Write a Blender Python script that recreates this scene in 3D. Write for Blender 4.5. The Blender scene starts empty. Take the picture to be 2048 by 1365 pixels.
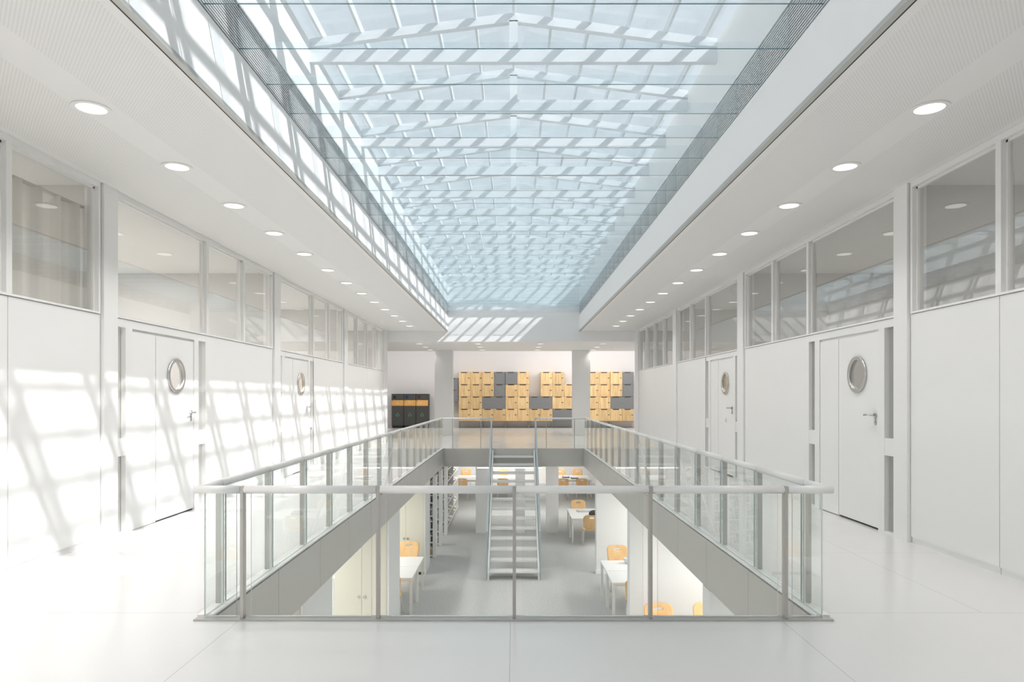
import bpy, bmesh, math, random
from mathutils import Vector, Matrix
R = random.Random(7)
SC = bpy.context.scene
COL = SC.collection
PI = math.pi
ORD = ('first second third fourth fifth sixth seventh eighth ninth tenth eleventh twelfth thirteenth fourteenth '
       'fifteenth sixteenth seventeenth eighteenth nineteenth twentieth twenty-first twenty-second twenty-third '
       'twenty-fourth twenty-fifth twenty-sixth twenty-seventh twenty-eighth twenty-ninth thirtieth thirty-first').split()

# ------------------------------------------------------------------ materials
def new_mat(name):
    m = bpy.data.materials.new(name); m.use_nodes = True
    nt = m.node_tree; nt.nodes.clear()
    out = nt.nodes.new('ShaderNodeOutputMaterial')
    return m, nt, out
def pr(name, col, rough=.5, metal=0., spec=.5, noise=0., nscale=6., bump=0., bscale=200., coat=0.):
    m, nt, out = new_mat(name)
    b = nt.nodes.new('ShaderNodeBsdfPrincipled')
    b.inputs['Base Color'].default_value = (*col, 1)
    b.inputs['Roughness'].default_value = rough
    b.inputs['Metallic'].default_value = metal
    b.inputs['Specular IOR Level'].default_value = spec
    b.inputs['Coat Weight'].default_value = coat
    tc = nt.nodes.new('ShaderNodeTexCoord')
    if noise:
        n = nt.nodes.new('ShaderNodeTexNoise'); n.inputs['Scale'].default_value = nscale; n.inputs['Detail'].default_value = 4
        nt.links.new(tc.outputs['Object'], n.inputs['Vector'])
        mx = nt.nodes.new('ShaderNodeMix'); mx.data_type = 'RGBA'
        mx.inputs[6].default_value = (*[c*(1-noise) for c in col], 1)
        mx.inputs[7].default_value = (*[min(1, c*(1+noise)) for c in col], 1)
        nt.links.new(n.outputs['Fac'], mx.inputs[0]); nt.links.new(mx.outputs[2], b.inputs['Base Color'])
    if bump:
        n = nt.nodes.new('ShaderNodeTexNoise'); n.inputs['Scale'].default_value = bscale
        nt.links.new(tc.outputs['Object'], n.inputs['Vector'])
        bp = nt.nodes.new('ShaderNodeBump'); bp.inputs['Strength'].default_value = bump; bp.inputs['Distance'].default_value = .01
        nt.links.new(n.outputs['Fac'], bp.inputs['Height']); nt.links.new(bp.outputs['Normal'], b.inputs['Normal'])
    nt.links.new(b.outputs[0], out.inputs[0])
    return m
def glass(name, tint, ior=1.5, milk=0., milkcol=(.9, .95, 1.), rough=0., gloss=1.):
    """clear pane: fresnel mirror over a tinted straight-through body, with a little milkiness"""
    m, nt, out = new_mat(name)
    tr = nt.nodes.new('ShaderNodeBsdfTransparent'); tr.inputs[0].default_value = (*tint, 1)
    gl = nt.nodes.new('ShaderNodeBsdfGlossy'); gl.inputs['Roughness'].default_value = rough
    gl.inputs[0].default_value = (gloss, gloss, gloss, 1)
    fr = nt.nodes.new('ShaderNodeFresnel'); fr.inputs[0].default_value = ior
    geo = nt.nodes.new('ShaderNodeNewGeometry')
    iorm = nt.nodes.new('ShaderNodeMix'); iorm.data_type = 'FLOAT'     # same reflectance seen from either side of a face
    iorm.inputs[2].default_value = ior; iorm.inputs[3].default_value = 1/ior
    inv = nt.nodes.new('ShaderNodeMath'); inv.operation = 'MULTIPLY'; inv.inputs[1].default_value = 1.0
    nt.links.new(geo.outputs['Backfacing'], inv.inputs[0])
    nt.links.new(inv.outputs[0], iorm.inputs[0])
    frm = nt.nodes.new('ShaderNodeMath'); frm.operation = 'MINIMUM'; frm.inputs[1].default_value = .9
    nt.links.new(fr.outputs[0], frm.inputs[0])
    fr.inputs[0].default_value = ior
    mx = nt.nodes.new('ShaderNodeMixShader')
    zero = nt.nodes.new('ShaderNodeMix'); zero.data_type = 'FLOAT'; zero.inputs[3].default_value = 0.
    nt.links.new(geo.outputs['Backfacing'], zero.inputs[0]); nt.links.new(frm.outputs[0], zero.inputs[2])
    nt.links.new(zero.outputs[0], mx.inputs[0])
    body = tr.outputs[0]
    if milk:
        d = nt.nodes.new('ShaderNodeBsdfDiffuse'); d.inputs[0].default_value = (*milkcol, 1)
        t = nt.nodes.new('ShaderNodeBsdfTranslucent'); t.inputs[0].default_value = (*milkcol, 1)
        a = nt.nodes.new('ShaderNodeMixShader'); a.inputs[0].default_value = .5
        nt.links.new(d.outputs[0], a.inputs[1]); nt.links.new(t.outputs[0], a.inputs[2])
        b = nt.nodes.new('ShaderNodeMixShader'); b.inputs[0].default_value = milk
        nt.links.new(tr.outputs[0], b.inputs[1]); nt.links.new(a.outputs[0], b.inputs[2]); body = b.outputs[0]
    nt.links.new(body, mx.inputs[1]); nt.links.new(gl.outputs[0], mx.inputs[2])
    nt.links.new(mx.outputs[0], out.inputs[0])
    return m
def emit(name, col, s):
    m, nt, out = new_mat(name)
    e = nt.nodes.new('ShaderNodeEmission'); e.inputs[0].default_value = (*col, 1); e.inputs[1].default_value = s
    nt.links.new(e.outputs[0], out.inputs[0]); return m
def N(nt, op, a, b=None):
    n = nt.nodes.new('ShaderNodeMath'); n.operation = op
    for i, v in enumerate((a, b)):
        if v is None: continue
        if isinstance(v, (int, float)): n.inputs[i].default_value = v
        else: nt.links.new(v, n.inputs[i])
    return n.outputs[0]
def floor_mat():
    m, nt, out = new_mat('polished_floor')
    b = nt.nodes.new('ShaderNodeBsdfPrincipled')
    g = nt.nodes.new('ShaderNodeNewGeometry')
    s = nt.nodes.new('ShaderNodeSeparateXYZ'); nt.links.new(g.outputs['Position'], s.inputs[0])
    x, y = s.outputs[0], s.outputs[1]
    far = N(nt, 'GREATER_THAN', y, 4.586)
    xs = N(nt, 'ADD', N(nt, 'ADD', x, .02+17.6), N(nt, 'MULTIPLY', far, .35))
    fx = N(nt, 'ABSOLUTE', N(nt, 'SUBTRACT', N(nt, 'FRACT', N(nt, 'ADD', N(nt, 'DIVIDE', xs, 1.76), .5)), .5))
    fy = N(nt, 'ABSOLUTE', N(nt, 'SUBTRACT', N(nt, 'FRACT', N(nt, 'ADD', N(nt, 'DIVIDE', N(nt, 'SUBTRACT', y, 4.586-17.67), 1.767), .5)), .5))
    seam = N(nt, 'LESS_THAN', N(nt, 'MINIMUM', fx, fy), .0018)
    n = nt.nodes.new('ShaderNodeTexNoise'); n.inputs['Scale'].default_value = .9; n.inputs['Detail'].default_value = 5
    nt.links.new(g.outputs['Position'], n.inputs['Vector'])
    c = nt.nodes.new('ShaderNodeMix'); c.data_type = 'RGBA'
    c.inputs[6].default_value = (.755, .745, .725, 1); c.inputs[7].default_value = (.80, .79, .775, 1)
    nt.links.new(n.outputs['Fac'], c.inputs[0])
    c2 = nt.nodes.new('ShaderNodeMix'); c2.data_type = 'RGBA'; c2.inputs[7].default_value = (.55, .55, .53, 1)
    nt.links.new(N(nt, 'MULTIPLY', seam, .8), c2.inputs[0]); nt.links.new(c.outputs[2], c2.inputs[6])
    nt.links.new(c2.outputs[2], b.inputs['Base Color'])
    n2 = nt.nodes.new('ShaderNodeTexNoise'); n2.inputs['Scale'].default_value = 2.5
    nt.links.new(g.outputs['Position'], n2.inputs['Vector'])
    nt.links.new(N(nt, 'ADD', N(nt, 'MULTIPLY', n2.outputs['Fac'], .1), .13), b.inputs['Roughness'])
    b.inputs['Specular IOR Level'].default_value = .4
    nt.links.new(b.outputs[0], out.inputs[0]); return m
def perforated_mat():
    m, nt, out = new_mat('perforated_ceiling_panel')
    b = nt.nodes.new('ShaderNodeBsdfPrincipled'); b.inputs['Roughness'].default_value = .6
    g = nt.nodes.new('ShaderNodeNewGeometry')
    s = nt.nodes.new('ShaderNodeSeparateXYZ'); nt.links.new(g.outputs['Position'], s.inputs[0])
    p = .026
    def dot(off):
        u = N(nt, 'SUBTRACT', N(nt, 'FRACT', N(nt, 'ADD', N(nt, 'DIVIDE', s.outputs[0], p), 100+off)), .5)
        v = N(nt, 'SUBTRACT', N(nt, 'FRACT', N(nt, 'ADD', N(nt, 'DIVIDE', s.outputs[1], p*1.2), 100+off)), .5)
        return N(nt, 'ADD', N(nt, 'MULTIPLY', u, u), N(nt, 'MULTIPLY', N(nt, 'MULTIPLY', v, v), 1.44))
    hole = N(nt, 'LESS_THAN', N(nt, 'MINIMUM', dot(0.), dot(.5)), .06)
    c = nt.nodes.new('ShaderNodeMix'); c.data_type = 'RGBA'
    c.inputs[6].default_value = (.89, .88, .86, 1); c.inputs[7].default_value = (.77, .76, .74, 1)
    nt.links.new(hole, c.inputs[0]); nt.links.new(c.outputs[2], b.inputs['Base Color'])
    nt.links.new(b.outputs[0], out.inputs[0]); return m
def wood_mat(name, c0, c1, sc=1.):
    m, nt, out = new_mat(name)
    b = nt.nodes.new('ShaderNodeBsdfPrincipled'); b.inputs['Roughness'].default_value = .5
    tc = nt.nodes.new('ShaderNodeTexCoord'); mp = nt.nodes.new('ShaderNodeMapping')
    mp.inputs['Scale'].default_value = (9*sc, 9*sc, .9*sc)
    oi = nt.nodes.new('ShaderNodeObjectInfo')
    ad = nt.nodes.new('ShaderNodeVectorMath'); ad.operation = 'ADD'
    cb = nt.nodes.new('ShaderNodeCombineXYZ')
    r20 = N(nt, 'MULTIPLY', oi.outputs['Random'], 40.)
    nt.links.new(r20, cb.inputs[0]); nt.links.new(r20, cb.inputs[2])
    nt.links.new(tc.outputs['Object'], ad.inputs[0]); nt.links.new(cb.outputs[0], ad.inputs[1])
    nt.links.new(ad.outputs[0], mp.inputs[0])
    n = nt.nodes.new('ShaderNodeTexNoise'); n.inputs['Scale'].default_value = 1.6; n.inputs['Detail'].default_value = 6
    n.inputs['Distortion'].default_value = .6
    nt.links.new(mp.outputs[0], n.inputs['Vector'])
    rp = nt.nodes.new('ShaderNodeValToRGB'); rp.color_ramp.elements[0].position = .32; rp.color_ramp.elements[1].position = .68
    rp.color_ramp.elements[0].color = (*c0, 1); rp.color_ramp.elements[1].color = (*c1, 1)
    nt.links.new(n.outputs['Fac'], rp.inputs[0])
    hs = nt.nodes.new('ShaderNodeHueSaturation')
    nt.links.new(N(nt, 'ADD', N(nt, 'MULTIPLY', oi.outputs['Random'], .22), .9), hs.inputs['Value'])
    nt.links.new(rp.outputs[0], hs.inputs['Color']); nt.links.new(hs.outputs[0], b.inputs['Base Color'])
    nt.links.new(b.outputs[0], out.inputs[0]); return m
def carpet_mat():
    m, nt, out = new_mat('grey_carpet')
    b = nt.nodes.new('ShaderNodeBsdfPrincipled'); b.inputs['Roughness'].default_value = .95; b.inputs['Specular IOR Level'].default_value = .1
    g = nt.nodes.new('ShaderNodeNewGeometry')
    n = nt.nodes.new('ShaderNodeTexNoise'); n.inputs['Scale'].default_value = 45; n.inputs['Detail'].default_value = 3
    nt.links.new(g.outputs['Position'], n.inputs['Vector'])
    rp = nt.nodes.new('ShaderNodeValToRGB'); rp.color_ramp.elements[0].position = .35; rp.color_ramp.elements[1].position = .65
    rp.color_ramp.elements[0].color = (.44, .44, .435, 1); rp.color_ramp.elements[1].color = (.64, .64, .63, 1)
    nt.links.new(n.outputs['Fac'], rp.inputs[0]); nt.links.new(rp.outputs[0], b.inputs['Base Color'])
    bp = nt.nodes.new('ShaderNodeBump'); bp.inputs['Strength'].default_value = .4; bp.inputs['Distance'].default_value = .01
    nt.links.new(n.outputs['Fac'], bp.inputs['Height']); nt.links.new(bp.outputs[0], b.inputs['Normal'])
    nt.links.new(b.outputs[0], out.inputs[0]); return m

M = dict(
    white=pr('white_paint', (.88, .875, .86), .55),
    panel=pr('white_lacquer_panel', (.88, .875, .86), .38, noise=.012, nscale=3),
    frame=pr('white_frame_lacquer', (.87, .865, .85), .35),
    ceil=pr('white_ceiling_paint', (.89, .88, .86), .6),
    perf=perforated_mat(),
    shaft=pr('white_shaft_plaster', (.92, .915, .905), .55),
    gap=pr('dark_shadow_gap', (.035, .034, .033), .7),
    trim=pr('grey_metal_trim', (.50, .495, .47), .35, .4),
    floor=floor_mat(), carpet=carpet_mat(),
    fascia=pr('warm_grey_metal_cladding', (.545, .535, .505), .42, .15, noise=.02, nscale=2),
    steel=pr('brushed_steel', (.50, .49, .46), .34, .5, noise=.03, nscale=30),
    rail=pr('satin_steel_handrail', (.90, .89, .865), .35, .05),
    hook=pr('door_hardware_steel', (.62, .61, .59), .25, 1.),
    truss=pr('white_truss_paint', (.82, .84, .85), .45),
    grille=None,
    roofglass=glass('roof_glass', (.925, .945, .96), 1.45),
    fin=glass('glass_fin_body', (.962, .984, .99), 1.5, milk=.075, milkcol=(.90, .96, 1.)),
    finedge=pr('glass_fin_edge', (.06, .16, .18), .15, 0., .6),
    pane=glass('clear_window_glass', (.93, .935, .93), 2.5),
    bal=glass('balustrade_glass', (.975, .988, .981), 1.45),
    baledge=pr('balustrade_glass_edge', (.74, .80, .78), .2),
    curtain=None,
    roomwall=pr('beige_room_wall', (.66, .645, .62), .7),
    backwall=pr('pale_lilac_grey_wall', (.72, .70, .70), .65),
    wood=wood_mat('pale_oak_laminate', (.58, .38, .175), (.76, .56, .30)),
    greylk=pr('grey_locker_laminate', (.20, .205, .21), .45, noise=.04),
    slot=pr('dark_slot', (.06, .045, .035), .6),
    leg=pr('grey_leg_steel', (.28, .28, .28), .4, .6),
    bin=pr('charcoal_bin_plastic', (.072, .070, .066), .45, noise=.05),
    bindark=pr('black_bin_trim', (.028, .028, .026), .5),
    orange=wood_mat('orange_plate', (.70, .36, .10), (.80, .45, .16)),
    ringg=pr('dark_green_ring', (.012, .035, .022), .4), ringb=pr('blue_ring', (.01, .03, .16), .4),
    ringr=pr('red_brown_ring', (.10, .022, .012), .4),
    hole=pr('black_hole', (.004, .004, .004), .8),
    green=pr('green_print', (.10, .30, .21), .5), pale=pr('pale_print', (.82, .62, .34), .5),
    ply=wood_mat('orange_ply_shell', (.77, .47, .20), (.85, .58, .30), .6),
    white_tube=pr('white_tube', (.80, .80, .78), .35),
    table=pr('white_table_laminate', (.85, .85, .85), .35),
    cream=pr('cream_cabinet_laminate', (.68, .66, .57), .45),
    tread=pr('pale_grey_tread', (.78, .785, .775), .5),
    ststeel=pr('blue_grey_stair_steel', (.45, .52, .55), .35, .5),
    dark=pr('dark_fabric', (.05, .045, .04), .8), paper=pr('pale_paper', (.66, .68, .70), .7),
    tan=pr('tan_book_cover', (.52, .36, .25), .6), blk=pr('black_book_cover', (.035, .035, .04), .5),
    gry=pr('grey_book_cover', (.40, .41, .42), .55), wht=pr('white_book_cover', (.78, .78, .76), .55),
    grn=pr('olive_book_cover', (.42, .44, .25), .55),
    lamp=emit('downlight_glow', (1., .985, .93), 1.3), lampL=emit('linear_lamp_glow', (.95, .98, 1.), 2.2),
    ceramic=pr('white_ceramic', (.7, .71, .7), .25),
)
m, nt, out = new_mat('sheer_grey_curtain')
d_ = nt.nodes.new('ShaderNodeBsdfDiffuse'); t_ = nt.nodes.new('ShaderNodeBsdfTranslucent'); a_ = nt.nodes.new('ShaderNodeBsdfTransparent')
d_.inputs[0].default_value = (.84, .81, .77, 1); t_.inputs[0].default_value = (.88, .86, .82, 1)
m1 = nt.nodes.new('ShaderNodeMixShader'); m1.inputs[0].default_value = .6; m2 = nt.nodes.new('ShaderNodeMixShader'); m2.inputs[0].default_value = .22
nt.links.new(d_.outputs[0], m1.inputs[1]); nt.links.new(t_.outputs[0], m1.inputs[2])
nt.links.new(m1.outputs[0], m2.inputs[1]); nt.links.new(a_.outputs[0], m2.inputs[2]); nt.links.new(m2.outputs[0], out.inputs[0])
M['curtain'] = m
# striped grille: fine grooves running along the shaft
m, nt, out = new_mat('ribbed_vent_grille')
b = nt.nodes.new('ShaderNodeBsdfPrincipled'); b.inputs['Roughness'].default_value = .4
b.inputs['Base Color'].default_value = (.70, .71, .71, 1); b.inputs['Metallic'].default_value = .35
nt.links.new(b.outputs[0], out.inputs[0]); M['grille'] = m

# ------------------------------------------------------------------ mesh helpers
class MB:
    def __init__(s): s.v, s.f, s.m, s.sm = [], [], [], []
    def face(s, idx, mi=0, sm=False): s.f.append(idx); s.m.append(mi); s.sm.append(sm)
    def box(s, x0, x1, y0, y1, z0, z1, mi=0):
        if x0 > x1: x0, x1 = x1, x0
        if y0 > y1: y0, y1 = y1, y0
        if z0 > z1: z0, z1 = z1, z0
        n = len(s.v)
        s.v += [(x0,y0,z0),(x1,y0,z0),(x1,y1,z0),(x0,y1,z0),(x0,y0,z1),(x1,y0,z1),(x1,y1,z1),(x0,y1,z1)]
        mi = mi if isinstance(mi, (list, tuple)) else [mi]*6        # bottom, top, front(-y), right, back, left
        for q, k in zip(((3,2,1,0),(4,5,6,7),(0,1,5,4),(1,2,6,5),(2,3,7,6),(3,0,4,7)), mi):
            s.face([n+i for i in q], k)
        return s
    def prism(s, pts, d, mi=0):
        """closed outline of 3-D points pushed along vector d"""
        n = len(s.v); k = len(pts); d = Vector(d)
        s.v += [tuple(p) for p in pts] + [tuple(Vector(p)+d) for p in pts]
        s.face([n+i for i in range(k)][::-1], mi); s.face([n+k+i for i in range(k)], mi)
        for i in range(k): s.face([n+i, n+(i+1)%k, n+k+(i+1)%k, n+k+i], mi)
        return s
    def bar(s, p, q, w, h, up=(0,0,1), mi=0):
        """rectangular bar from p to q, w across and h along 'up'"""
        p, q, up = Vector(p), Vector(q), Vector(up); t = (q-p).normalized()
        a = t.cross(up).normalized(); u = a.cross(t).normalized()
        pts = [p+a*i*w/2+u*j*h/2 for i, j in ((-1,-1),(1,-1),(1,1),(-1,1))]
        return s.prism(pts, q-p, mi)
    def tube(s, pts, r, n=12, mi=0, closed=False):
        pts = [Vector(p) for p in pts]; L = len(pts); b0 = len(s.v); ref = None
        for i, p in enumerate(pts):
            if closed: t = (pts[(i+1)%L]-pts[i-1]).normalized()
            else: t = (pts[min(i+1, L-1)]-pts[max(i-1, 0)]).normalized()
            if ref is None:
                ref = t.orthogonal().normalized()
                for ax in (Vector((0,0,1)), Vector((0,1,0))):
                    if abs(t.dot(ax)) < .9: ref = (ax-t*ax.dot(t)).normalized(); break
            ref = (ref-t*ref.dot(t)).normalized(); bi = t.cross(ref)
            rr = r
            if 0 < i < L-1 and not closed:
                c = (pts[i]-pts[i-1]).normalized().dot((pts[i+1]-pts[i]).normalized())
            for k in range(n):
                a = 2*PI*k/n; s.v.append(tuple(p+ref*math.cos(a)*rr+bi*math.sin(a)*rr))
        for i in range(L if closed else L-1):
            for k in range(n):
                s.face([b0+i*n+k, b0+i*n+(k+1)%n, b0+((i+1)%L)*n+(k+1)%n, b0+((i+1)%L)*n+k], mi, True)
        if not closed:
            s.face([b0+k for k in range(n)][::-1], mi); s.face([b0+(L-1)*n+k for k in range(n)], mi)
        return s
    def disc(s, c, ax, r, d, n=32, mi=0, r2=None):
        """short cylinder (or cone frustum) centred on c, pushed d along ax"""
        c, ax = Vector(c), Vector(ax).normalized(); u = ax.orthogonal().normalized(); w = ax.cross(u); r2 = r if r2 is None else r2
        n0 = len(s.v)
        for (cc, rr) in ((c, r), (c+ax*d, r2)):
            for k in range(n):
                a = 2*PI*k/n; s.v.append(tuple(cc+u*math.cos(a)*rr+w*math.sin(a)*rr))
        s.face([n0+k for k in range(n)][::-1], mi); s.face([n0+n+k for k in range(n)], mi)
        for k in range(n): s.face([n0+k, n0+(k+1)%n, n0+n+(k+1)%n, n0+n+k], mi, True)
        return s
    def ring(s, c, ax, r0, r1, d, n=40, mi=0):
        c, ax = Vector(c), Vector(ax).normalized(); u = ax.orthogonal().normalized(); w = ax.cross(u); n0 = len(s.v)
        for k in range(n):
            a = 2*PI*k/n; e = u*math.cos(a)+w*math.sin(a)
            for rr, dd in ((r0, 0), (r1, 0), (r1, d), (r0, d)): s.v.append(tuple(c+e*rr+ax*dd))
        for k in range(n):
            p, q = n0+4*k, n0+4*((k+1) % n)
            for j in range(4): s.face([p+j, p+(j+1)%4, q+(j+1)%4, q+j], mi, j in (1, 3))
        return s
    def lathe(s, c, prof, n=28, mi=0):
        n0 = len(s.v); c = Vector(c)
        for r, z in prof:
            for k in range(n):
                a = 2*PI*k/n; s.v.append((c.x+r*math.cos(a), c.y+r*math.sin(a), c.z+z))
        for i in range(len(prof)-1):
            for k in range(n): s.face([n0+i*n+k, n0+i*n+(k+1)%n, n0+(i+1)*n+(k+1)%n, n0+(i+1)*n+k], mi, True)
        return s

WO = {}
def tag(o, label=None, cat=None, group=None, kind=None):
    if label: o['label'] = label
    if cat: o['category'] = cat
    if group: o['group'] = group
    if kind: o['kind'] = kind
    return o
def thing(name, label, cat, loc=(0,0,0), group=None, kind=None):
    o = bpy.data.objects.new(name, None); o.empty_display_size = .1; COL.objects.link(o)
    o.location = loc; WO[o] = Vector(loc)
    return tag(o, label, cat, group, kind)
def obj(name, mb, mats, parent=None, label=None, bevel=0., seg=2):
    if not isinstance(mats, (list, tuple)): mats = [mats]
    me = bpy.data.meshes.new(name)
    vs = [Vector(v) for v in mb.v]
    lo = Vector([min(v[i] for v in vs) for i in range(3)]); hi = Vector([max(v[i] for v in vs) for i in range(3)])
    org = Vector(((lo.x+hi.x)/2, (lo.y+hi.y)/2, lo.z))
    me.from_pydata([tuple(v-org) for v in vs], [], mb.f)
    for mt in mats: me.materials.append(mt)
    for p, mi, sm in zip(me.polygons, mb.m, mb.sm): p.material_index = mi; p.use_smooth = sm
    bm = bmesh.new(); bm.from_mesh(me); bmesh.ops.recalc_face_normals(bm, faces=bm.faces); bm.to_mesh(me); bm.free()
    me.update()
    o = bpy.data.objects.new(name, me); COL.objects.link(o)
    WO[o] = org
    if parent is not None: o.parent = parent; o.location = org-WO[parent]
    else: o.location = org
    if bevel:
        md = o.modifiers.new('bevel', 'BEVEL'); md.width = bevel; md.segments = seg; md.limit_method = 'ANGLE'
    if label: o['label'] = label
    return o
def struct(name, mb, mats, label=None, cat=None, **k):
    return tag(obj(name, mb, mats, **k), label, cat, kind='structure')
def dup(root, loc, rotz=0., label=None, group=None):
    r = root.copy(); COL.objects.link(r); r.location = loc; r.rotation_euler = (0, 0, rotz)
    if label: r['label'] = label
    if group: r['group'] = group
    for ch in list(root.children):
        c = ch.copy(); COL.objects.link(c); c.parent = r
        for g in list(ch.children):
            d = g.copy(); COL.objects.link(d); d.parent = c
    return r

# ------------------------------------------------------------------ dimensions
H = 1.45
XL, XR = -4.12, 3.96            # faces of the side walls
VX, VY0, VY1 = 2.0, 4.50, 19.33   # opening in the floor
SX = 2.13                         # opening in the ceiling
ZC = 3.59                         # ceiling
YE = 22.1                         # end of the side walls
YB = 32.62                        # back wall
LZ = -2.8                         # lower floor
YS = -6.0                         # start of skylight behind the camera
YR = -8.0                         # rear wall

# ------------------------------------------------------------------ floors
f = MB()
for a in ((-9, 9, YR, VY0), (-9, -VX, VY0, VY1), (VX, 9, VY0, VY1), (-9, 9, VY1, YB+.2)):
    f.box(a[0], a[1], a[2], a[3], -.48, 0)
struct('floor', f, M['floor'], 'pale polished upper floor in large slabs around the opening', 'floor')
struct('floor_lower', MB().box(-9, 9, 1, 34, LZ-.2, LZ), M['carpet'], 'grey carpet of the lower level seen through the opening', 'floor')
struct('ceiling_lower', MB().box(-9, 9, YR, VY0-.01, -.52, -.481).box(-9, -VX-.03, VY0, VY1, -.52, -.481)
       .box(VX+.03, 9, VY0, VY1, -.52, -.481).box(-9, 9, VY1+.03, 34, -.52, -.481), M['white'],
       'white ceiling of the lower level under the slab', 'ceiling')
# cladding on the slab edges, split by narrow joints
def clad(axis, c0, c1, a0, a1, step):
    m = MB(); n = max(1, round((a1-a0)/step)); w = (a1-a0)/n
    for i in range(n):
        u0, u1 = a0+i*w+.003, a0+(i+1)*w-.003
        if axis == 'y': m.box(c0, c1, u0, u1, -.50, -.012)
        else: m.box(u0, u1, c0, c1, -.50, -.012)
    return m
struct('trim_1', clad('y', -VX-.001, -VX+.022, VY0+.02, VY1-.02, 1.24), M['fascia'], 'grey metal cladding on the left edge of the opening', 'edge cladding')
struct('trim_2', clad('y', VX-.022, VX+.001, VY0+.02, VY1-.02, 1.24), M['fascia'], 'grey metal cladding on the right edge of the opening', 'edge cladding')
struct('trim_3', clad('x', VY1-.022, VY1+.001, -VX+.02, VX-.02, 1.33), M['fascia'], 'grey metal cladding on the far edge of the opening behind the stair', 'edge cladding')
# curb strips on the floor round the opening
struct('trim_4', MB().box(-2.07, 2.07, 4.41, 4.50, 0, .012), M['trim'], 'flat metal strip along the near edge of the opening', 'edge strip')
struct('trim_5', MB().box(-2.085, -1.985, 4.50, VY1+.1, 0, .014), M['rail'], 'flat metal strip along the left edge of the opening', 'edge strip')
struct('trim_6', MB().box(1.985, 2.085, 4.50, VY1+.1, 0, .014), M['rail'], 'flat metal strip along the right edge of the opening', 'edge strip')

# ------------------------------------------------------------------ side walls
PIL = [(1.95, 2.2), (6.81, 7.05), (11.68, 11.98), (16.50, 16.84), (21.55, YE)]
def side_wall(sx, X, name, lab):
    """sx = -1 left wall, +1 right wall; wall face at x = X, body away from the hall"""
    o = lambda d: X+sx*d
    w = MB()
    for (a, b) in PIL: w.box(o(-.035), o(.16), a, b, 0, ZC)                       # pilasters
    panels = [(-8, -3.), (-3., 1.94), (2.21, 4.30), (4.308, 5.556), (5.564, 6.80), (9.17, 11.67), (14.04, 16.49), (16.86, 19.2), (19.21, 21.54)]
    for (a, b) in panels: w.box(o(0), o(.12), a, b, .062, 2.275)
    w.box(o(0), o(.12), -8, 1.94, 2.275, ZC)
    w.box(o(.03), o(.12), 1.95, YE, ZC-.03, ZC)                                    # head behind the frames
    struct(name, w, M['panel'], lab, 'wall')
    g = MB()
    for (a, b) in panels: g.box(o(.012), o(.1), a, b, 0, .06)
    struct('baseboard_'+('left' if sx < 0 else 'right'), g, M['frame'], 'recessed white baseboard under the %s wall panels' % ('left' if sx < 0 else 'right'), 'baseboard')
    g = MB()
    for (a, b) in PIL[1:4]: g.box(o(.02), o(.1), a-.016, a, 0, ZC-.04)
    struct('trim_7' if sx < 0 else 'trim_8', g, M['trim'], 'dark narrow joints beside the pilasters of the %s wall' % ('left' if sx < 0 else 'right'), 'wall joint')
side_wall(-1, XL, 'wall_left', 'white panelled left wall with patches of sunlight')
side_wall(1, XR, 'wall_right', 'white panelled right wall in shade')
WINS = [(2.2, 4.30), (4.30, 5.56), (5.56, 6.79), (7.05, 9.17), (9.17, 10.42), (10.42, 11.66), (11.98, 14.04), (14.04, 15.26), (15.26, 16.48),
        (16.84, 18.0), (18.0, 19.2), (19.2, 20.38), (20.38, 21.54)]
nwin = 0
def hi_window(sx, X, a, b, lab):
    global nwin; nwin += 1
    o = lambda d: X+sx*d
    t = thing('window_%d' % nwin, lab, 'window', (o(.05), (a+b)/2, 2.28), kind='structure')
    z0, z1, fw = 2.28, ZC-.002, .032
    fr = MB().box(o(-.012), o(.085), a, a+fw, z0, z1).box(o(-.012), o(.085), b-fw, b, z0, z1)
    fr.box(o(-.012), o(.085), a+fw, b-fw, z0, z0+.02).box(o(-.012), o(.085), a+fw, b-fw, z1-.055, z1)
    fr.box(o(.03), o(.07), a+fw, a+fw+.02, z0+.02, z1-.055).box(o(.03), o(.07), b-fw-.02, b-fw, z0+.02, z1-.055)
    fr.box(o(.03), o(.07), a+fw, b-fw, z1-.075, z1-.055)
    obj('frame', fr, M['frame'], t)
    obj('pane', MB().box(o(.045), o(.053), a+fw+.018, b-fw-.018, z0+.018, z1-.073), M['pane'], t)
for sx, X, side in ((-1, XL, 'left'), (1, XR, 'right')):
    k = 0
    for (a, b) in WINS:
        k += 1
        extra = ', wide one above a door' if (b-a) > 1.9 and a > 6 else (', showing a sheer curtain' if sx < 0 and a == 5.56 else '')
        hi_window(sx, X, a, b, 'high interior window of the %s wall, %s from the camera%s' % (side, ORD[k-1], extra))

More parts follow.
